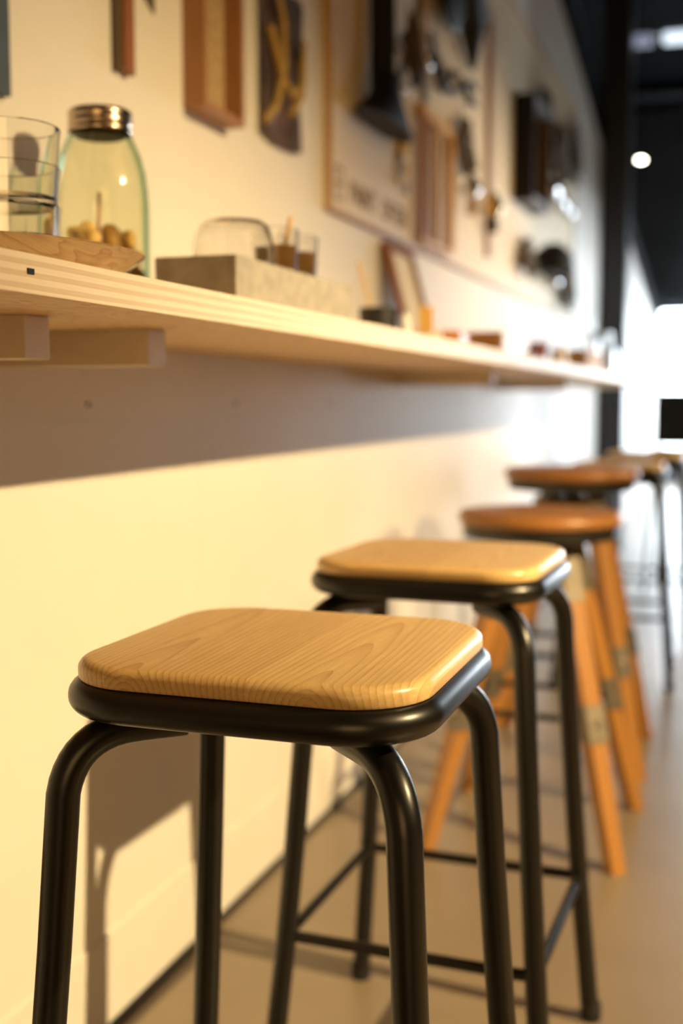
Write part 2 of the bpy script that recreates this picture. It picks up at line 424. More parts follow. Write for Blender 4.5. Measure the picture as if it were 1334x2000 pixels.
# ------------------------------------------------------------------ the counter shelf
SH = 1.058
ST = 0.030
cs = thing('counter_shelf', 'long laminated plywood counter shelf fixed along the cream wall', 'shelf', (WX, 0, SH))
MB().box((0.1925, 3.3, -ST / 2), (0.385, 8.2, ST), bevel=0.0012).build('worktop', M['ply'], cs, smooth=False)
lb = MB().box((0.005, 3.1, -ST - 0.0525), (0.010, 6.2, 0.105), bevel=0.001).build('ledger_board', M['wall'], cs, smooth=False)
for y in (1.462, 1.971, 2.485, 3.1, 3.8):
    MB().lathe([(0.001, 0), (0.004, 0), (0.0045, 0.001), (0.001, 0.002)], n=12, mtx=Matrix.Rotation(PI / 2, 3, 'Y'), cap0=True, cap1=True).build('screw', M['dark_metal'], lb, loc=(0.0102, y, -ST - 0.084))
for y in (0.949, 1.184, 3.05, 4.4):
    bk = MB().box((0.137, y, -ST - 0.020), (0.255, 0.042, 0.040), bevel=0.0015)
    bk.build('bracket_arm', M['bracket'], cs, smooth=False)
MB().box((0.3853, 0.758, -0.0135), (0.0012, 0.0085, 0.0042)).build('plug', M['matte_black'], cs, smooth=False)

# ------------------------------------------------------------------ square stools
def leg_half(z): return 0.188 - 0.09 * z + 0.031 * z * z
def make_square_stool(label):
    t = thing('bar_stool', label, 'stool', group='black metal stools along the counter')
    S, R, tf, zm = 0.32, 0.074, 0.029, 0.709
    # pressed metal frame with a round nose
    prof = [(0.040, -tf / 2 + 0.006), (0.022, -tf / 2)]
    for i in range(13):
        a = -PI / 2 + PI * i / 12
        prof.append((tf / 2 * (1 - math.cos(a)), tf / 2 * math.sin(a)))
    prof += [(0.022, tf / 2), (0.030, tf / 2 - 0.002)]
    fr = MB(); fr.rings([rsq(S - 2 * o, R - o, zm + z) for o, z in prof]); fr.build('seat_frame', M['black_metal'], t, angle=50)
    ins, tw, z0 = 0.0085, 0.0175, zm + tf / 2 - 0.001
    pr = [(ins + 0.004, 0.0), (ins + 0.001, 0.001), (ins, 0.003), (ins, 0.0085)]
    for i in range(1, 8):
        a = PI / 2 * i / 7
        pr.append((ins + 0.010 * (1 - math.cos(a)), 0.0085 + 0.009 * math.sin(a)))
    pr.append((ins + 0.03, 0.0177))
    sb = MB(); sb.rings([rsq(S - 2 * o, max(R - o, 0.02), z0 + z) for o, z in pr]); sb.build('wooden_seat', M['seat_wood'], t, angle=40)
    zs = 0.233; ht = leg_half(zs); r = 0.0140
    for sx in (-1, 1):
        for sy in (-1, 1):
            h1 = leg_half(0.632)
            P = [(0.070 * sx, 0.070 * sy, 0.6815), (0.088 * sx, 0.088 * sy, 0.6815)]
            P += arc((0.100 * sx, 0.100 * sy, 0.6815), (0.137 * sx, 0.137 * sy, 0.6815), (h1 * sx, h1 * sy, 0.632), 10)
            for z in (0.5, 0.35, 0.2, 0.02): h = leg_half(z); P.append((h * sx, h * sy, z))
            lg = MB().tube(P, r, 20).build('leg', M['black_metal'], t, angle=60)
            h = leg_half(0.0)
            MB().lathe([(0.0148, 0.0), (0.0160, 0.003), (0.0160, 0.024), (0.0141, 0.028)], (h * sx, h * sy, 0), 18, True, True).build('rubber_foot', M['rubber'], lg)
    for k in range(4):
        a, b = [((-1, -1), (1, -1)), ((1, -1), (1, 1)), ((1, 1), (-1, 1)), ((-1, 1), (-1, -1))][k]
        MB().tube([(a[0] * ht, a[1] * ht, zs), (b[0] * ht, b[1] * ht, zs)], 0.0080, 14).build('stretcher', M['black_metal'], t)
    return t
G1 = 'black metal stools along the counter'
s1 = make_square_stool('nearest square stool, honey wood seat on black tube frame, in sharp focus')
s1.location = (-0.371, 0.952, 0); s1.rotation_euler.z = 0.004
dup(s1, (-0.389, 1.585, 0), -0.028, 'second square black metal stool, just behind the sharply focused one')
dup(s1, (-0.40, 4.12, 0), 0.04, 'blurred square black stool right behind the two round wood-legged stools')
dup(s1, (-0.37, 4.98, 0), -0.03, 'farthest of the square black stools, deep in the blur')

# ------------------------------------------------------------------ round stools with wooden legs
def make_round_stool(label, H, rot):
    t = thing('swivel_stool', label, 'stool', group='round wooden stools along the counter')
    R = 0.177
    st = [(R - 0.016, H - 0.030), (R - 0.004, H - 0.026), (R, H - 0.017), (R - 0.001, H - 0.009), (R - 0.007, H - 0.002), (R - 0.02, H)]
    MB().lathe(st, n=48, cap0=True, cap1=True).build('round_seat', M['round_wood'], t, angle=45)
    MB().lathe([(R - 0.03, H - 0.056), (R - 0.012, H - 0.056), (R - 0.009, H - 0.030), (R - 0.03, H - 0.0302)], n=48, cap0=True, cap1=True).build('rim_band', M['dark_metal'], t)
    MB().lathe([(0.016, H - 0.16), (0.016, H - 0.047)], n=20, cap0=True, cap1=True).build('screw_post', M['dark_metal'], t)
    hub = MB().lathe([(0.05, H - 0.12), (0.062, H - 0.115), (0.062, H - 0.078), (0.05, H - 0.073)], n=28, cap0=True, cap1=True)
    hub.build('hub', M['dark_metal'], t)
    ztp = H - 0.075
    def hf(z): return 0.198 - (0.198 - 0.060) * z / ztp
    for sx in (-1, 1):
        for sy in (-1, 1):
            def ring(z, a, b):
                c = Vector((hf(z) * sx, hf(z) * sy, z)); d = Vector((sx, sy, 0)).normalized(); e = Vector((-d.y, d.x, 0))
                return [c + d * a + e * b, c - d * a + e * b, c - d * a - e * b, c + d * a - e * b]
            lg = MB().rings([ring(0.0, 0.014, 0.016), ring(0.30, 0.018, 0.021), ring(ztp, 0.016, 0.021)]).build('leg', M['leg_wood'], t, angle=20)
            MB().rings([ring(0.252, 0.0210, 0.0240), ring(0.326, 0.0210, 0.0240)]).build('strap', M['strap_metal'], lg, smooth=False)
            MB().rings([ring(ztp - 0.105, 0.0185, 0.0235), ring(ztp + 0.004, 0.0185, 0.0235)]).build('top_plate', M['strap_metal'], lg, smooth=False)
            c = Vector((hf(0.29) * sx, hf(0.29) * sy, 0.29)); d = Vector((sx, sy, 0)).normalized()
            MB().ball(c + d * 0.022, 0.009, sub=2).build('bolt', M['chrome'], lg)
    zs = 0.29; h = hf(zs)
    C = [(-1, -1), (1, -1), (1, 1), (-1, 1)]
    for k in range(4):
        a, b = C[k], C[(k + 1) % 4]
        MB().tube([(a[0] * h, a[1] * h, zs), (b[0] * h, b[1] * h, zs)], 0.0075, 12).build('rung', M['dark_metal'], t)
    return t
r3 = make_round_stool('round brown wood stool with orange wooden legs, nearer of the two round ones', 0.712, 0)
r3.location = (-0.414, 2.555, 0); r3.rotation_euler.z = -0.01
r4 = make_round_stool('higher-set round brown stool with wooden legs, farther of the two round ones', 0.772, 0)
r4.location = (-0.43, 3.16, 0); r4.rotation_euler.z = 0.03

# dark chair at the far end
dc = thing('high_chair', 'dark high chair with a backrest at the far end of the counter', 'chair', (-0.24, 6.15, 0), -0.1)
MB().box((0, 0, 0.70), (0.36, 0.34, 0.03), bevel=0.008).build('seat', M['white_glaze'], dc)
MB().box((0.02, -0.165, 0.86), (0.36, 0.025, 0.26), bevel=0.01).build('backrest', M['matte_black'], dc)
for sx in (-1, 1):
    for sy in (-1, 1):
        MB().tube([(0.15 * sx, 0.15 * sy, 0.69), (0.19 * sx, 0.18 * sy, 0)], 0.011, 10).build('leg', M['dark_metal'], dc)

# ------------------------------------------------------------------ things on the counter
tr = MB()
tp = [(0.02, 0.0), (0.125, 0.0), (0.150, 0.010), (0.1735, 0.0262), (0.176, 0.0285), (0.1735, 0.0290), (0.149, 0.0135), (0.124, 0.003), (0.02, 0.003)]
tray = tag(tr.lathe(tp, n=96, cap0=True, cap1=True).build('serving_tray', M['polished'], loc=(-0.706, 0.947, SH + 0.0002)), 'round polished steel tray on the counter under the stacked tumblers', 'tray')
def tumbler_mb(R0, R1, h, t=0.0013, base=0.004, step=True):
    pr = [(0.002, 0.0), (R0 - 0.003, 0.0), (R0, 0.003)]
    if step: pr += [(R0 + 0.0008, h * 0.48), (R1 - 0.0008, h * 0.53)]
    pr += [(R1, h - 0.001), (R1 - t * 0.5, h)]
    pr += [(R1 - t, h - 0.001)]
    if step: pr += [(R1 - t - 0.0008, h * 0.53 + t), (R0 + 0.0006 - t, h * 0.48)]
    pr += [(R0 - t, base + 0.003), (R0 - t - 0.003, base), (0.002, base)]
    return MB().lathe(pr, n=56, cap0=True, cap1=True)
z = SH + 0.0034
gl = ['lowest of the three clear tumblers stacked on the steel tray', 'middle tumbler of the clear stack on the steel tray', 'topmost clear tumbler of the stack on the steel tray']
src = None
for k in range(3):
    if src is None:
        src = tumbler_mb(0.0455, 0.0512, 0.078, t=0.0019, base=0.008, step=False).build('glass_tumbler', M['glass'], angle=28); o = src
    else:
        o = src.copy(); COL.objects.link(o)
    o.location = (-0.690, 1.012, z + k * 0.0378)
    tag(o, gl[k], 'glass', 'stacked tumblers on the tray')

# storage jar
jl = (-0.783, 1.35, SH + 0.0003)
jar = thing('storage_jar', 'large aqua glass jar with a screw lid and dried slices inside', 'jar', jl)
R = 0.0605
out = [(0.004, 0.0), (R - 0.006, 0.0), (R - 0.001, 0.004), (R, 0.012), (R, 0.130), (R - 0.001, 0.155), (R - 0.004, 0.178), (R - 0.009, 0.198), (R - 0.016, 0.214), (0.0395, 0.224), (0.0362, 0.2300), (0.0360, 0.252)]
t = 0.0032
inn = [(max(0.004, r - t), max(0.006, zz + (0.0 if i > 3 else 0.006))) for i, (r, zz) in enumerate(out)]
inn[0] = (0.004, 0.006)
MB().lathe(out + [(out[-1][0] - t, 0.252)] + list(reversed(inn))[1:], n=64, cap0=True, cap1=True).build('jar_body', M['jar_glass'], jar, angle=60)
lp = [(0.0395, 0.2275), (0.0402, 0.229), (0.0402, 0.233), (0.0388, 0.235), (0.0400, 0.2375), (0.0402, 0.241), (0.0388, 0.2435), (0.0400, 0.246), (0.0400, 0.253), (0.0380, 0.2555), (0.030, 0.2558)]
lid = MB().lathe(lp, n=56, cap0=False, cap1=True).build('screw_lid', M['lid_metal'], jar, angle=60)
MB().lathe([(0.0315, 0.2235), (0.0325, 0.2245), (0.0325, 0.2500)], n=40, cap0=True, cap1=True).build('lid_seal', M['rubber'], lid)
random.seed(11)
fz = 0
figs = []
spots = []
for lay, (n, rr, zc) in enumerate([(7, 0.036, 0.022), (7, 0.0375, 0.047), (7, 0.037, 0.072), (6, 0.034, 0.096)]):
    for k in range(n):
        a = 2 * PI * k / n + lay * 0.5 + random.uniform(-0.15, 0.15)
        spots.append((rr * math.cos(a), rr * math.sin(a), zc + random.uniform(-0.003, 0.003)))
for k, (x, y, zc) in enumerate(spots):
    b = MB(); b.ball((0, 0, 0), 0.0185, (1.0, random.uniform(0.5, 0.65), random.uniform(0.7, 0.85)), 3)
    for v in b.bm.verts:
        v.co *= 1 + 0.16 * math.sin(v.co.x * 300 + k) * math.sin(v.co.y * 260 + 2 * k) - (0.22 if abs(v.co.x) < 0.004 else 0)
    dark = k % 3 == 1
    o = b.build('dried_fruit', M['figs_dark' if dark else 'figs'], angle=80)
    o.location = (jl[0] + x, jl[1] + y, jl[2] + zc - 0.0); o.rotation_euler = (random.uniform(0, 3), random.uniform(0, 3), random.uniform(0, 3))
    tag(o, 'lumpy dark brown dried fruit among yellow ones in the aqua jar' if dark else 'lumpy yellow dried fruit in the bottom of the aqua jar', 'dried fruit', 'dark dried fruit in the jar' if dark else 'yellow dried fruit in the jar')
o = MB().tube([(0, 0, 0), (0.003, 0.0, 0.07)], 0.0025, 8).build('cinnamon_stick', M['red_wood'], loc=(jl[0] - 0.004, jl[1] - 0.003, jl[2] + 0.085))
tag(o, 'thin brown stick standing among the dried fruit in the jar', 'stick')

# concrete box
bx0, bx1, by0, by1, bh = -0.664, -0.559, 1.265, 1.683, 0.060
cb = MB()
tw = 0.008
cb.box(((bx0 + bx1) / 2, (by0 + by1) / 2, SH + 0.004), (bx1 - bx0, by1 - by0, 0.008))
for x in (bx0 + tw / 2, bx1 - tw / 2): cb.box((x, (by0 + by1) / 2, SH + bh / 2 + 0.002), (tw, by1 - by0, bh - 0.004), bevel=0.001)
for y in (by0 + tw / 2, by1 - tw / 2): cb.box(((bx0 + bx1) / 2, y, SH + bh / 2 + 0.002), (bx1 - bx0 - 2 * tw, tw, bh - 0.004), bevel=0.001)
tag(cb.build('concrete_tray', M['concrete'], smooth=False), 'long grey concrete box holding glasses on the counter edge', 'box')
ci = SH + 0.0083
o = MB().lathe([(0.0500, 0), (0.0515, 0.001), (0.0495, 0.030), (0.044, 0.048), (0.036, 0.054), (0.002, 0.0545), (0.002, 0.0525), (0.035, 0.052), (0.042, 0.046), (0.0475, 0.029)], n=48, closed=True).build('glass_bowl', M['glass'], loc=(-0.6115, 1.376, SH + bh + 0.0003), angle=60)
tag(o, 'upturned clear glass bowl resting on the near end of the concrete box', 'bowl')
for k, (x, y, lab) in enumerate([(-0.598, 1.484, 'clear glass of amber filling in the concrete box, beside the upturned bowl'), (-0.600, 1.565, 'farther clear glass of amber filling, at the far end of the concrete box')]):
    g = thing('drinking_glass', lab, 'glass', (x, y, ci), 0, 'glasses of amber filling')
    tumbler_mb(0.026, 0.031, 0.110, base=0.006, step=False).build('glass_body', M['glass'], g, angle=28)
    MB().lathe([(0.001, 0.0063), (0.0235, 0.0063), (0.0275, 0.088), (0.001, 0.088)], n=32, cap0=True, cap1=True).build('filling', M['tea'], g)
    if k == 0: MB().tube([(0.008, 0.01, 0.086), (0.015, 0.016, 0.128)], 0.003, 8).build('stirrer', M['toy_wood'], g)

# black cup, stick, white shaker
o = tag(MB().lathe([(0.028, 0), (0.032, 0.002), (0.035, 0.052), (0.035, 0.056), (0.032, 0.056), (0.028, 0.006), (0.001, 0.005)], n=36, cap0=True, cap1=True).build('black_bowl', M['black_dish'], loc=(-0.625, 2.04, SH + 0.0003)), 'small black bowl on the counter beyond the concrete box', 'bowl')
o = tag(MB().tube([(0, 0, 0.008), (-0.022, -0.045, 0.135)], [0.0025, 0.0035], 8).build('chopstick', M['pale_wood'], loc=(-0.625, 2.035, SH)), 'thin pale wooden stick leaning out of the small black bowl', 'stick')
o = tag(MB().lathe([(0.009, 0), (0.010, 0.002), (0.0095, 0.036), (0.007, 0.046), (0.001, 0.048)], n=20, cap0=True, cap1=True).build('salt_shaker', M['white_glaze'], loc=(-0.585, 2.075, SH + 0.0003)), 'tiny white shaker beside the small black bowl', 'shaker')

# picture frame leaning on the wall
lean = Matrix.Rotation(-0.26, 3, 'Y')
pf = thing('picture_frame', 'reddish wooden picture frame with a cream sheet, leaning on the wall', 'picture frame', (-0.795, 2.89, SH + 0.002))
pf.rotation_euler = (0, -0.26, 0)
MB().box((0, 0.01, 0.15), (0.018, 0.02, 0.30), bevel=0.001).build('side_rail', M['red_wood'], pf, smooth=False)
MB().box((0, 0.24, 0.15), (0.018, 0.02, 0.30), bevel=0.001).build('side_rail', M['frame_wood'], pf, smooth=False)
MB().box((0, 0.125, 0.29), (0.018, 0.21, 0.02), bevel=0.001).build('top_rail', M['red_wood'], pf, smooth=False)
MB().box((0, 0.125, 0.01), (0.018, 0.21, 0.02), bevel=0.001).build('bottom_rail', M['frame_wood'], pf, smooth=False)
MB().box((-0.004, 0.125, 0.15), (0.004, 0.21, 0.26)).build('sheet', M['paper'], pf, smooth=False)

def block(name, loc, size, m, rz, label):
    o = MB().box((0, 0, size[2] / 2), size, bevel=0.002).build(name, m, smooth=False)
    o.location = loc; o.rotation_euler.z = rz
    return tag(o, label, 'block', 'small wooden blocks')
block('wooden_block', (-0.63, 2.40, SH), (0.03, 0.045, 0.085), M['toy_wood'], 0.2, 'upright yellow wooden block by the leaning picture frame')
block('wooden_block', (-0.61, 2.34, SH), (0.03, 0.045, 0.030), M['pale_wood'], -0.3, 'low pale wooden block in front of the upright yellow one')
block('wooden_block', (-0.60, 2.53, SH), (0.04, 0.13, 0.040), M['orange_wood'], 0.1, 'low orange wooden block lying beyond the upright yellow one')

wb = thing('wooden_crate', 'shallow open brown wooden crate on the counter past the blocks', 'crate', (-0.625, 3.08, SH), 0.0)
for x in (-0.055, 0.055): MB().box((x, 0, 0.032), (0.008, 0.36, 0.060), bevel=0.001).build('side_board', M['pale_wood'], wb, smooth=False)
for y in (-0.176, 0.176): MB().box((0, y, 0.032), (0.102, 0.008, 0.060), bevel=0.001).build('end_board', M['frame_wood'], wb, smooth=False)
MB().box((0, 0, 0.003), (0.102, 0.344, 0.006)).build('bottom_board', M['pale_wood'], wb, smooth=False)
o = tag(MB().ball((0, 0, 0.012), 0.012, sub=3).build('steel_ball', M['polished'], loc=(-0.53, 3.05, SH)), 'small shiny ball on the counter edge by the brown crate', 'ball')

pot = thing('clay_pot', 'terracotta bowl on the counter beyond the brown crate', 'pot', (-0.64, 3.72, SH))
MB().lathe([(0.035, 0), (0.040, 0.003), (0.056, 0.060), (0.058, 0.062), (0.058, 0.072), (0.053, 0.072), (0.050, 0.055), (0.036, 0.008), (0.002, 0.007)], n=36, cap0=True, cap1=True).build('bowl_body', M['terracotta'], pot)
o = tag(MB().lathe([(0.022, 0), (0.024, 0.003), (0.024, 0.045), (0.012, 0.062), (0.011, 0.075), (0.001, 0.076)], n=24, cap0=True, cap1=True).build('white_bottle', M['white_glaze'], loc=(-0.58, 3.95, SH)), 'small white bottle just beyond the terracotta bowl', 'bottle')
o = tag(MB().box((0, 0, 0.042), (0.14, 0.5, 0.084), bevel=0.003).build('cardboard_box', M['cardboard'], smooth=False, loc=(-0.63, 4.75, SH)), 'long brown cardboard box near the far end of the counter', 'box')
def bottle(loc, h, r, label):
    t = 0.0025
    o_ = [(0.002, 0), (r - 0.003, 0), (r, 0.004), (r, h * 0.6), (r * 0.45, h * 0.76), (r * 0.4, h)]
    i_ = [(0.002, 0.005), (r - t - 0.002, 0.005), (r - t, 0.008), (r - t, h * 0.6), (r * 0.45 - t, h * 0.76), (r * 0.4 - t, h)]
    o = MB().lathe(o_ + list(reversed(i_)), n=32, cap0=True, cap1=True).build('glass_bottle', M['glass'], loc=loc, angle=28)
    return tag(o, label, 'bottle', 'glass bottles at the far end')
bottle((-0.66, 5.35, SH), 0.26, 0.045, 'tallest clear glass bottle at the far end of the counter')
bottle((-0.60, 5.55, SH), 0.20, 0.042, 'shorter clear glass bottle beside the tallest one at the far end')
bottle((-0.70, 5.75, SH), 0.17, 0.040, 'shortest clear glass bottle behind the tallest one by the column')

# ------------------------------------------------------------------ things on the wall, left of the pegboard
o = tag(MB().box((0.006, 0, 0), (0.012, 0.36, 0.44), bevel=0.001).build('wall_card', M['blue_card'], smooth=False, loc=(WX, 1.112, 1.545)), 'slate blue panel hanging on the wall at the picture\'s left edge', 'panel')
hb = thing('hanging_bar', 'long reddish wooden bar hanging vertically on the wall above the jar', 'wooden bar', (WX, 1.572, 1.428))
MB().prism([(0.001, 0, 0.005), (0.001, 0.030, 0.0), (0.001, 0.030, 0.62), (0.001, 0, 0.62)], (0.016, 0, 0)).build('front_strip', M['red_wood'], hb, smooth=False)
MB().box((0.007, -0.006, 0.30), (0.012, 0.010, 0.60), bevel=0.001).build('dark_strip', M['dark_scrap'], hb, smooth=False)
o = tag(MB().prism([(0, 0, 0), (0, 0.06, -0.03), (0, 0.065, 0.2), (0, 0, 0.22)], (0.003, 0, 0)).build('paper_scrap', M['dark_scrap'], smooth=False, loc=(WX, 1.633, 1.575)), 'small dark card on the wall right of the hanging bar', 'card')

bf = thing('box_frame', 'deep brown wooden box frame with a pale woven back on the wall', 'box frame', (WX, 1.792, 1.426))
W_, H_, D_ = 0.163, 0.62, 0.040
MB().box((D_ / 2, 0.006, H_ / 2), (D_, 0.012, H_), bevel=0.001).build('side_board', M['frame_wood'], bf, smooth=False)
MB().box((D_ / 2, W_ - 0.006, H_ / 2), (D_, 0.012, H_), bevel=0.001).build('side_board', M['frame_wood'], bf, smooth=False)
MB().box((D_ / 2, W_ / 2, 0.006), (D_, W_ - 0.026, 0.012), bevel=0.001).build('bottom_board', M['frame_wood'], bf, smooth=False)
MB().box((D_ / 2, W_ / 2, H_ - 0.006), (D_, W_ - 0.026, 0.012), bevel=0.001).build('top_board', M['frame_wood'], bf, smooth=False)
MB().box((0.004, W_ / 2, H_ / 2), (0.006, W_ - 0.026, H_ - 0.026)).build('back_panel', M['weave'], bf, smooth=False)

bn = thing('cloth_banner', 'purple-grey printed cloth with mustard curves pinned to the wall', 'banner', (WX, 2.105, 1.455))
cl = MB(); nx, nz = 10, 14
g = [[cl.bm.verts.new((0.008 + 0.004 * math.sin(i * 0.9 + j * 0.3), 0.215 * i / nx, 0.30 * j / nz - (0.0 if j else 0.012 * math.sin(PI * i / nx)))) for i in range(nx + 1)] for j in range(nz + 1)]
for j in range(nz):
    for i in range(nx): cl.bm.faces.new((g[j][i], g[j][i + 1], g[j + 1][i + 1], g[j + 1][i]))
bmesh.ops.solidify(cl.bm, geom=list(cl.bm.faces), thickness=0.0015)
cl.build('cloth', M['banner'], bn)
MB().prism([(0.0135, 0.04, 0.24), (0.0135, 0.20, 0.18), (0.0135, 0.21, 0.285), (0.0135, 0.05, 0.295)], (0.001, 0, 0)).build('dark_patch', M['banner_dark'], bn, smooth=False)
def stripe(pts): return MB().tube([(0.0145, y, z_) for y, z_ in pts], 0.008, 6)
stripe([(0.005, 0.02), (0.06, 0.06), (0.10, 0.14), (0.10, 0.22), (0.06, 0.29)]).build('curved_stripe', M['mustard'], bn)
stripe([(0.03, 0.20), (0.09, 0.12), (0.15, 0.10), (0.20, 0.13)]).build('curved_stripe', M['mustard'], bn)
stripe([(0.14, 0.06), (0.20, 0.11), (0.21, 0.22)]).build('curved_stripe', M['mustard'], bn)

# ------------------------------------------------------------------ pegboards
PX = WX + 0.012
def pegboard(y0, y1, z0, z1, label):
    t = thing('pegboard', label, 'pegboard', (WX, y0, z0), 0, 'pegboards on the long wall')
    MB().box((0.0055, (y1 - y0) / 2, (z1 - z0) / 2), (0.011, y1 - y0 - 0.02, z1 - z0 - 0.02)).build('board', M['peg'], t, smooth=False)
    for y in (0.005, y1 - y0 - 0.005): MB().box((0.009, y, (z1 - z0) / 2), (0.018, 0.010, z1 - z0)).build('edge_rail', M['trim_wood'], t, smooth=False)
    for zz in (0.005, z1 - z0 - 0.005): MB().box((0.009, (y1 - y0) / 2, zz), (0.018, y1 - y0 - 0.021, 0.010)).build('edge_rail', M['trim_wood'], t, smooth=False)
    return t
p1 = pegboard(2.475, 3.27, 1.366, 2.45, 'cream pegboard with printed lettering and a black lamp on it')
p2 = pegboard(3.275, 6.30, 1.366, 2.45, 'long cream pegboard crowded with tools toward the column')
def text(body, y, z_, size, parent):
    c = bpy.data.curves.new('lettering_outline', 'FONT'); c.body = body; c.size = size; c.extrude = 0.0005
    c.offset = 0.0012
    tmp = bpy.data.objects.new('lettering_outline', c); COL.objects.link(tmp)
    me = bpy.data.meshes.new_from_object(tmp.evaluated_get(bpy.context.evaluated_depsgraph_get()))
    bpy.data.objects.remove(tmp); me.materials.clear(); me.materials.append(M['ink'])
    o = bpy.data.objects.new('lettering', me); COL.objects.link(o)
    o.parent = parent; o.location = (0.0118, y, z_); o.rotation_euler = (PI / 2, 0, PI / 2)
    return o
text('PAINT', 0.150, 0.040, 0.070, p1)
text('OFTEN', 0.405, 0.040, 0.070, p1)
ic = MB()
for y in (0.050, 0.095): ic.box((0.0116, y, 0.068), (0.001, 0.006, 0.075))
for zz in (0.033, 0.068, 0.1025): ic.box((0.0116, 0.0725, zz), (0.001, 0.038, 0.006))
ic.build('printed_symbol', M['ink'], p1, smooth=False)

# black lamp with a bell-shaped end hung on the pegboard
X0 = PX + 0.003
lamp = thing('hanging_lamp', 'black tubular lamp with a flared bell end and a wire hoop', 'lamp', (X0 + 0.02, 2.765, 1.60))
MB().tube([(0.012, 0, 0.10), (0.012, 0.0, 0.62)], 0.030, 20).build('tube', M['matte_black'], lamp)
MB().lathe([(0.150, -0.005), (0.153, 0.0), (0.125, 0.030), (0.070, 0.075), (0.040, 0.11), (0.028, 0.13)], (0.152, -0.01, -0.01), 36, True, True).build('bell', M['matte_black'], lamp) if False else \
    MB().rings([[Vector((0.020 + max(-0.034, rx * math.cos(2 * PI * i / 32)), ry * math.sin(2 * PI * i / 32), zz)) for i in range(32)] for rx, ry, zz in [(0.040, 0.195, 0.0), (0.041, 0.198, 0.004), (0.038, 0.13, 0.035), (0.034, 0.068, 0.075), (0.030, 0.045, 0.12)]]).build('bell', M['matte_black'], lamp)
MB().tube([(0.02, 0.06, 0.09), (0.02, 0.11, 0.14), (0.02, 0.19, 0.22), (0.02, 0.26, 0.31), (0.02, 0.30, 0.40), (0.02, 0.31, 0.55)], 0.010, 8).build('wire_hoop', M['strap_metal'], lamp)
MB().ball((0.045, 0.055, 0.10), 0.012).build('silver_screw', M['chrome'], lamp)

def plant(name, loc, n, L, spread, label, seed, m='dried', thick=0.004, leaf=1.0):
    random.seed(seed)
    t = thing(name, label, 'dried plant', loc)
    st = MB(); lf = MB()
    for k in range(n):
        a = random.uniform(-1, 1)
        p = [Vector((0.008, 0, 0))]
        for i in range(1, 6):
            u = i / 5
            p.append(Vector((0.008 + 0.02 * abs(math.sin(k * 1.7)) * u, spread * a * u ** 1.3 + random.uniform(-.004, .004), -L * u * (0.8 + 0.2 * math.cos(a * 2)))))
        st.tube(p, [thick * 0.5] * 6, 6)
        for i in range(2, 6):
            for q in range(3):
                c = p[i] + Vector((0.008 * leaf + random.uniform(0, .012), random.uniform(-.014, .014), random.uniform(-.014, .014)))
                lf.ball(c, leaf * random.uniform(0.010, 0.019), (0.5, 1, random.uniform(0.8, 1.5)), 1, Matrix.Rotation(random.uniform(0, 3), 3, 'X'))
    st.build('stems', M['red_wood'], t); lf.build('leaves', M[m], t)
    return t
plant('dried_bouquet', (X0 + 0.034, 2.945, 1.94), 7, 0.17, 0.035, 'dried plant bunch between the black lamp and its wire hoop', 3)

sl = thing('black_spotlight', 'big black tool with a grey bar hung high on the pegboard', 'tool', (X0, 3.44, 2.12))
rr = Matrix.Rotation(0.35, 3, 'X')
MB().ball((0.038, 0, 0.10), 0.20, (0.16, 0.75, 1.05), 3).build('body', M['matte_black'], sl)
MB().tube([(0.056, 0.06, 0.05), (0.052, 0.20, -0.02), (0.02, 0.34, -0.12)], [0.05, 0.045, 0.012], 12).build('nozzle', M['matte_black'], sl)
MB().tube([(0.075, 0.0, 0.10), (0.075, 0.30, 0.02)], 0.018, 10).build('grey_bar', M['grey_paint'], sl)

def strip(name, y, z0, z1, wd, m, knob, label):
    t = thing(name, label, 'tool', (X0, y, z0))
    MB().box((0.004, 0, (z1 - z0) / 2), (0.008, wd, z1 - z0), bevel=0.001).build('blade', m, t, smooth=False)
    if knob: MB().ball((0.014, 0, z1 - z0), 0.020, (0.6, 1, 1.2), 2).build('round_knob', M['chrome'], t)
    return t
strip('file_tool', 3.265, 1.775, 1.885, 0.048, M['strap_metal'], True, 'flat file with a shiny round knob, left of the pliers')
def pliers(y, z, rot, label, L=0.14):
    t = thing('pliers', label, 'pliers', (X0 + 0.005, y, z)); t.rotation_euler = (rot, 0, 0)
    for s in (-1, 1):
        MB().tube([(0.008, 0.004 * s, 0.05), (0.008, 0.016 * s, 0.0), (0.008, 0.030 * s, -0.05), (0.008, 0.022 * s, -L)], [0.008, 0.010, 0.010, 0.008], 8).build('handle', M['matte_black'], t)
        MB().box((0.008, 0.007 * s, 0.07), (0.012, 0.012, 0.07), bevel=0.002).build('jaw', M['dark_metal'], t)
    return t
pliers(3.10, 1.835, 1.1, 'small dark pliers tilted just right of the wire hoop', 0.06)
pliers(3.37, 1.90, 0.9, 'dark pliers right of the flat file, below the big black tool', 0.06)
pliers(3.52, 1.885, 1.9, 'dark pliers hung nearest above the bunch of dried brown leaves', 0.12)
pliers(3.76, 1.93, 1.6, 'dark long-handled pliers farthest right of the row of pliers', 0.12)
plant('dried_bouquet', (X0, 3.66, 1.86), 10, 0.19, 0.12, 'bunch of dried brown leaves hung right of the wooden rack', 5)

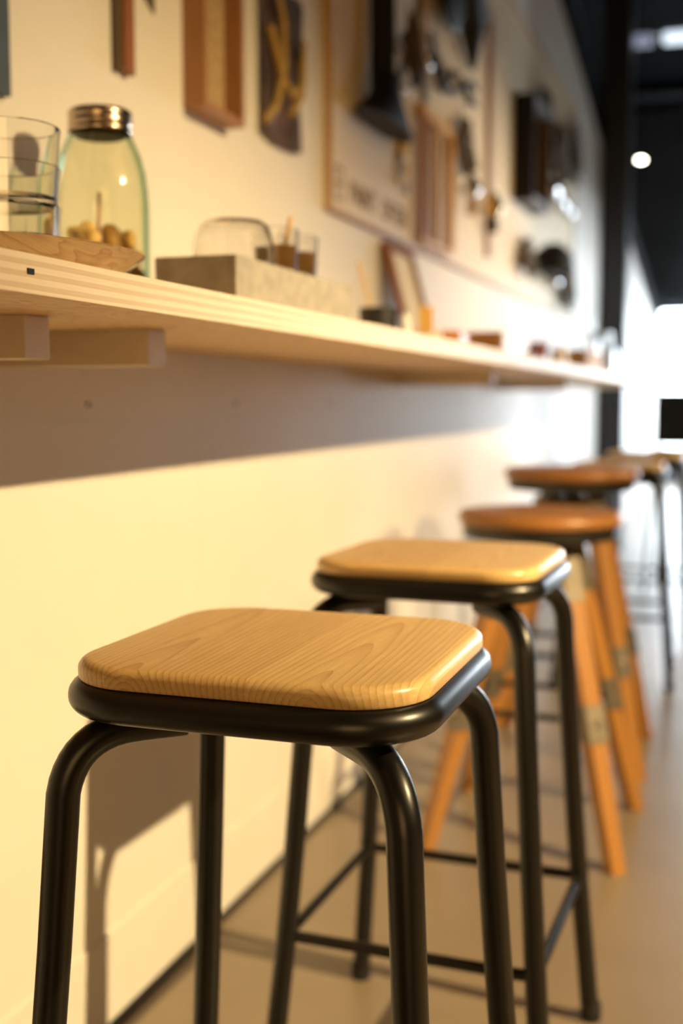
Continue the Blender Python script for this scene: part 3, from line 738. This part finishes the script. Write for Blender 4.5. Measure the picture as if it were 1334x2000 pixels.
yk = thing('yellow_keyring', 'yellow key fob with dangling keys above the lettering', 'keyring', (X0, 3.04, 1.60))
MB().box((0.008, 0, 0.0), (0.012, 0.07, 0.055), bevel=0.004).build('fob', M['yellow'], yk)
MB().box((0.006, 0.025, -0.045), (0.008, 0.03, 0.05), bevel=0.002).build('key', M['yellow'], yk)
MB().box((0.006, 0.030, -0.085), (0.006, 0.022, 0.04), bevel=0.002).build('key', M['dark_metal'], yk)
MB().box((0.006, -0.03, -0.04), (0.006, 0.022, 0.06), bevel=0.002).build('key', M['strap_metal'], yk)
MB().ball((0.014, -0.035, -0.082), 0.014, sub=3).build('bell', M['white_glaze'], yk)

rk = thing('wooden_rack', 'tall narrow wooden rack of slats on the pegboard, right of the keys', 'rack', (X0 + 0.004, 3.19, 1.397))
for y, m in ((0.012, 'leg_wood'), (0.17, 'pale_wood'), (0.335, 'toy_wood')):
    MB().box((0.012, y, 0.165), (0.022, 0.030 if y < 0.1 else 0.036, 0.33), bevel=0.001).build('slat', M[m], rk, smooth=False)
MB().box((0.010, 0.1735, 0.3445), (0.020, 0.36, 0.028), bevel=0.001).build('top_rail', M['toy_wood'], rk, smooth=False)
MB().box((0.010, 0.1735, -0.006), (0.020, 0.36, 0.011), bevel=0.001).build('bottom_rail', M['toy_wood'], rk, smooth=False)

def bulb(y, z, m, sock, label, r=0.034):
    t = thing('light_bulb', label, 'light bulb', (X0, y, z))
    MB().lathe([(0.001, -r), (r * 0.6, -r * 0.8), (r, 0), (r * 0.8, r * 0.6), (r * 0.4, r * 1.3), (r * 0.36, r * 1.5)], (r + 0.002, 0, 0), 24, True, True).build('bulb', m, t)
    MB().lathe([(r * 0.45, 0), (r * 0.5, 0.002), (r * 0.5, 0.045), (r * 0.3, 0.05)], (r + 0.002, 0, -r - 0.048), 18, True, True).build('socket', sock, t)
    return t
bulb(3.74, 1.615, M['chrome'], M['cardboard'], 'silver bulb with a brown base right of the wooden rack', 0.03)
bulb(4.06, 1.605, M['brass'], M['matte_black'], 'bright brass bulb with a black base, farther right of the rack', 0.034)
strip('long_ruler', 4.14, 1.45, 2.25, 0.06, M['frame_wood'], False, 'long brown wooden ruler hanging on the pegboard past the bulbs')

bb = thing('black_box_frame', 'tall black box frame with shiny corners on the far pegboard', 'box frame', (X0, 4.60, 1.72))
MB().box((0.04, 0.01, 0.20), (0.08, 0.02, 0.40), bevel=0.002).build('side_board', M['matte_black'], bb, smooth=False)
MB().box((0.04, 0.40, 0.20), (0.08, 0.02, 0.40), bevel=0.002).build('side_board', M['dark_scrap'], bb, smooth=False)
MB().box((0.04, 0.205, 0.39), (0.08, 0.368, 0.02), bevel=0.002).build('top_board', M['grey_paint'], bb, smooth=False)
MB().box((0.04, 0.205, 0.01), (0.08, 0.368, 0.02), bevel=0.002).build('bottom_board', M['grey_paint'], bb, smooth=False)
MB().box((0.003, 0.205, 0.20), (0.004, 0.368, 0.36)).build('back_panel', M['frame_wood'], bb, smooth=False)

def bell(y, z, r, label):
    t = thing('steel_ladle', label, 'ladle', (X0, y, z))
    MB().ball((r * 0.7, 0, 0), r, (0.7, 1, 0.7), 3).build('scoop', M['chrome'], t)
    MB().tube([(0.012, 0, 0.0), (0.012, 0.005, 0.11)], 0.007, 8).build('handle', M['dark_metal'], t)
    return t
bell(5.22, 1.86, 0.07, 'shining steel ladle right of the tall black box frame')
bell(5.52, 1.85, 0.06, 'second shining steel ladle, past the first beside the box frame')
bell(5.85, 1.86, 0.05, 'smallest steel ladle at the far end of the pegboard')
plant('dried_bouquet', (X0, 5.60, 2.24), 16, 0.26, 0.26, 'large dried bunch high at the far end of the pegboard', 9, leaf=1.9)
plant('dried_bouquet', (X0, 5.16, 2.30), 9, 0.20, 0.14, 'dried bunch high above the first steel ladle', 12, leaf=1.5)
plant('dried_bouquet', (X0, 4.78, 1.62), 9, 0.16, 0.10, 'dried bunch below the tall black box frame', 15, leaf=1.3)
plant('dried_bouquet', (X0, 5.92, 1.74), 14, 0.32, 0.18, 'long dried bunch trailing low at the far end of the pegboard', 19, leaf=1.8)
plant('dried_bouquet', (X0, 6.08, 2.40), 12, 0.36, 0.10, 'tallest dried bunch against the far edge of the pegboard', 23, leaf=1.6)
bp = thing('clamp_lamp', 'black clamp lamp low on the far pegboard among dried plants', 'lamp', (X0, 5.05, 1.545))
MB().lathe([(0.05, -0.06), (0.085, -0.05), (0.07, 0.03), (0.03, 0.06)], (0.088, 0, 0), 24, True, True).build('shade', M['matte_black'], bp)
MB().tube([(0.06, 0.05, 0.0), (0.04, 0.25, -0.03)], 0.035, 10).build('arm', M['matte_black'], bp)
o = tag(MB().ball((0.035, 0, 0), 0.035, sub=3).build('steel_ball', M['chrome'], loc=(X0, 5.42, 1.485)), 'round shiny ball ornament low on the far pegboard', 'ball')


# ------------------------------------------------------------------ lamps and frame far up
pl = thing('pendant_lamp', 'round glowing pendant lamp hanging in the dark background', 'lamp', (-0.51, 6.0, 2.11))
MB().ball((0, 0, 0), 0.018, (1, 1, 0.35), 3).build('bulb', M['lamp'], pl)
MB().tube([(0, 0, 0.005), (0, 0, 2.085)], 0.004, 8).build('cord', M['matte_black'], pl)
gf = thing('lighting_gantry', 'thin dark grey steel gantry hanging beside the black column', 'gantry', (-0.845, 8.3, 1.9))
MB().box((0.03, 0.07, 0.73), (0.045, 0.045, 1.43)).build('post', M['frame_grey'], gf, smooth=False)
MB().box((0.75, 0.07, 1.49), (1.50, 0.05, 0.05)).build('top_bar', M['frame_grey'], gf, smooth=False)
for x, L, m, lab in ((-0.725, 0.15, 'tube_dim', 'dimmer cool strip light under the steel gantry, next to the column'), (-0.42, 0.32, 'tube_bright', 'brighter cool strip light cut by the right edge of the picture')):
    o = tag(MB().box((0, 0, 0), (L, 0.07, 0.07), bevel=0.02).build('strip_light', M[m], loc=(x, 8.3, 3.33)), lab, 'strip light', 'cool strip lights')
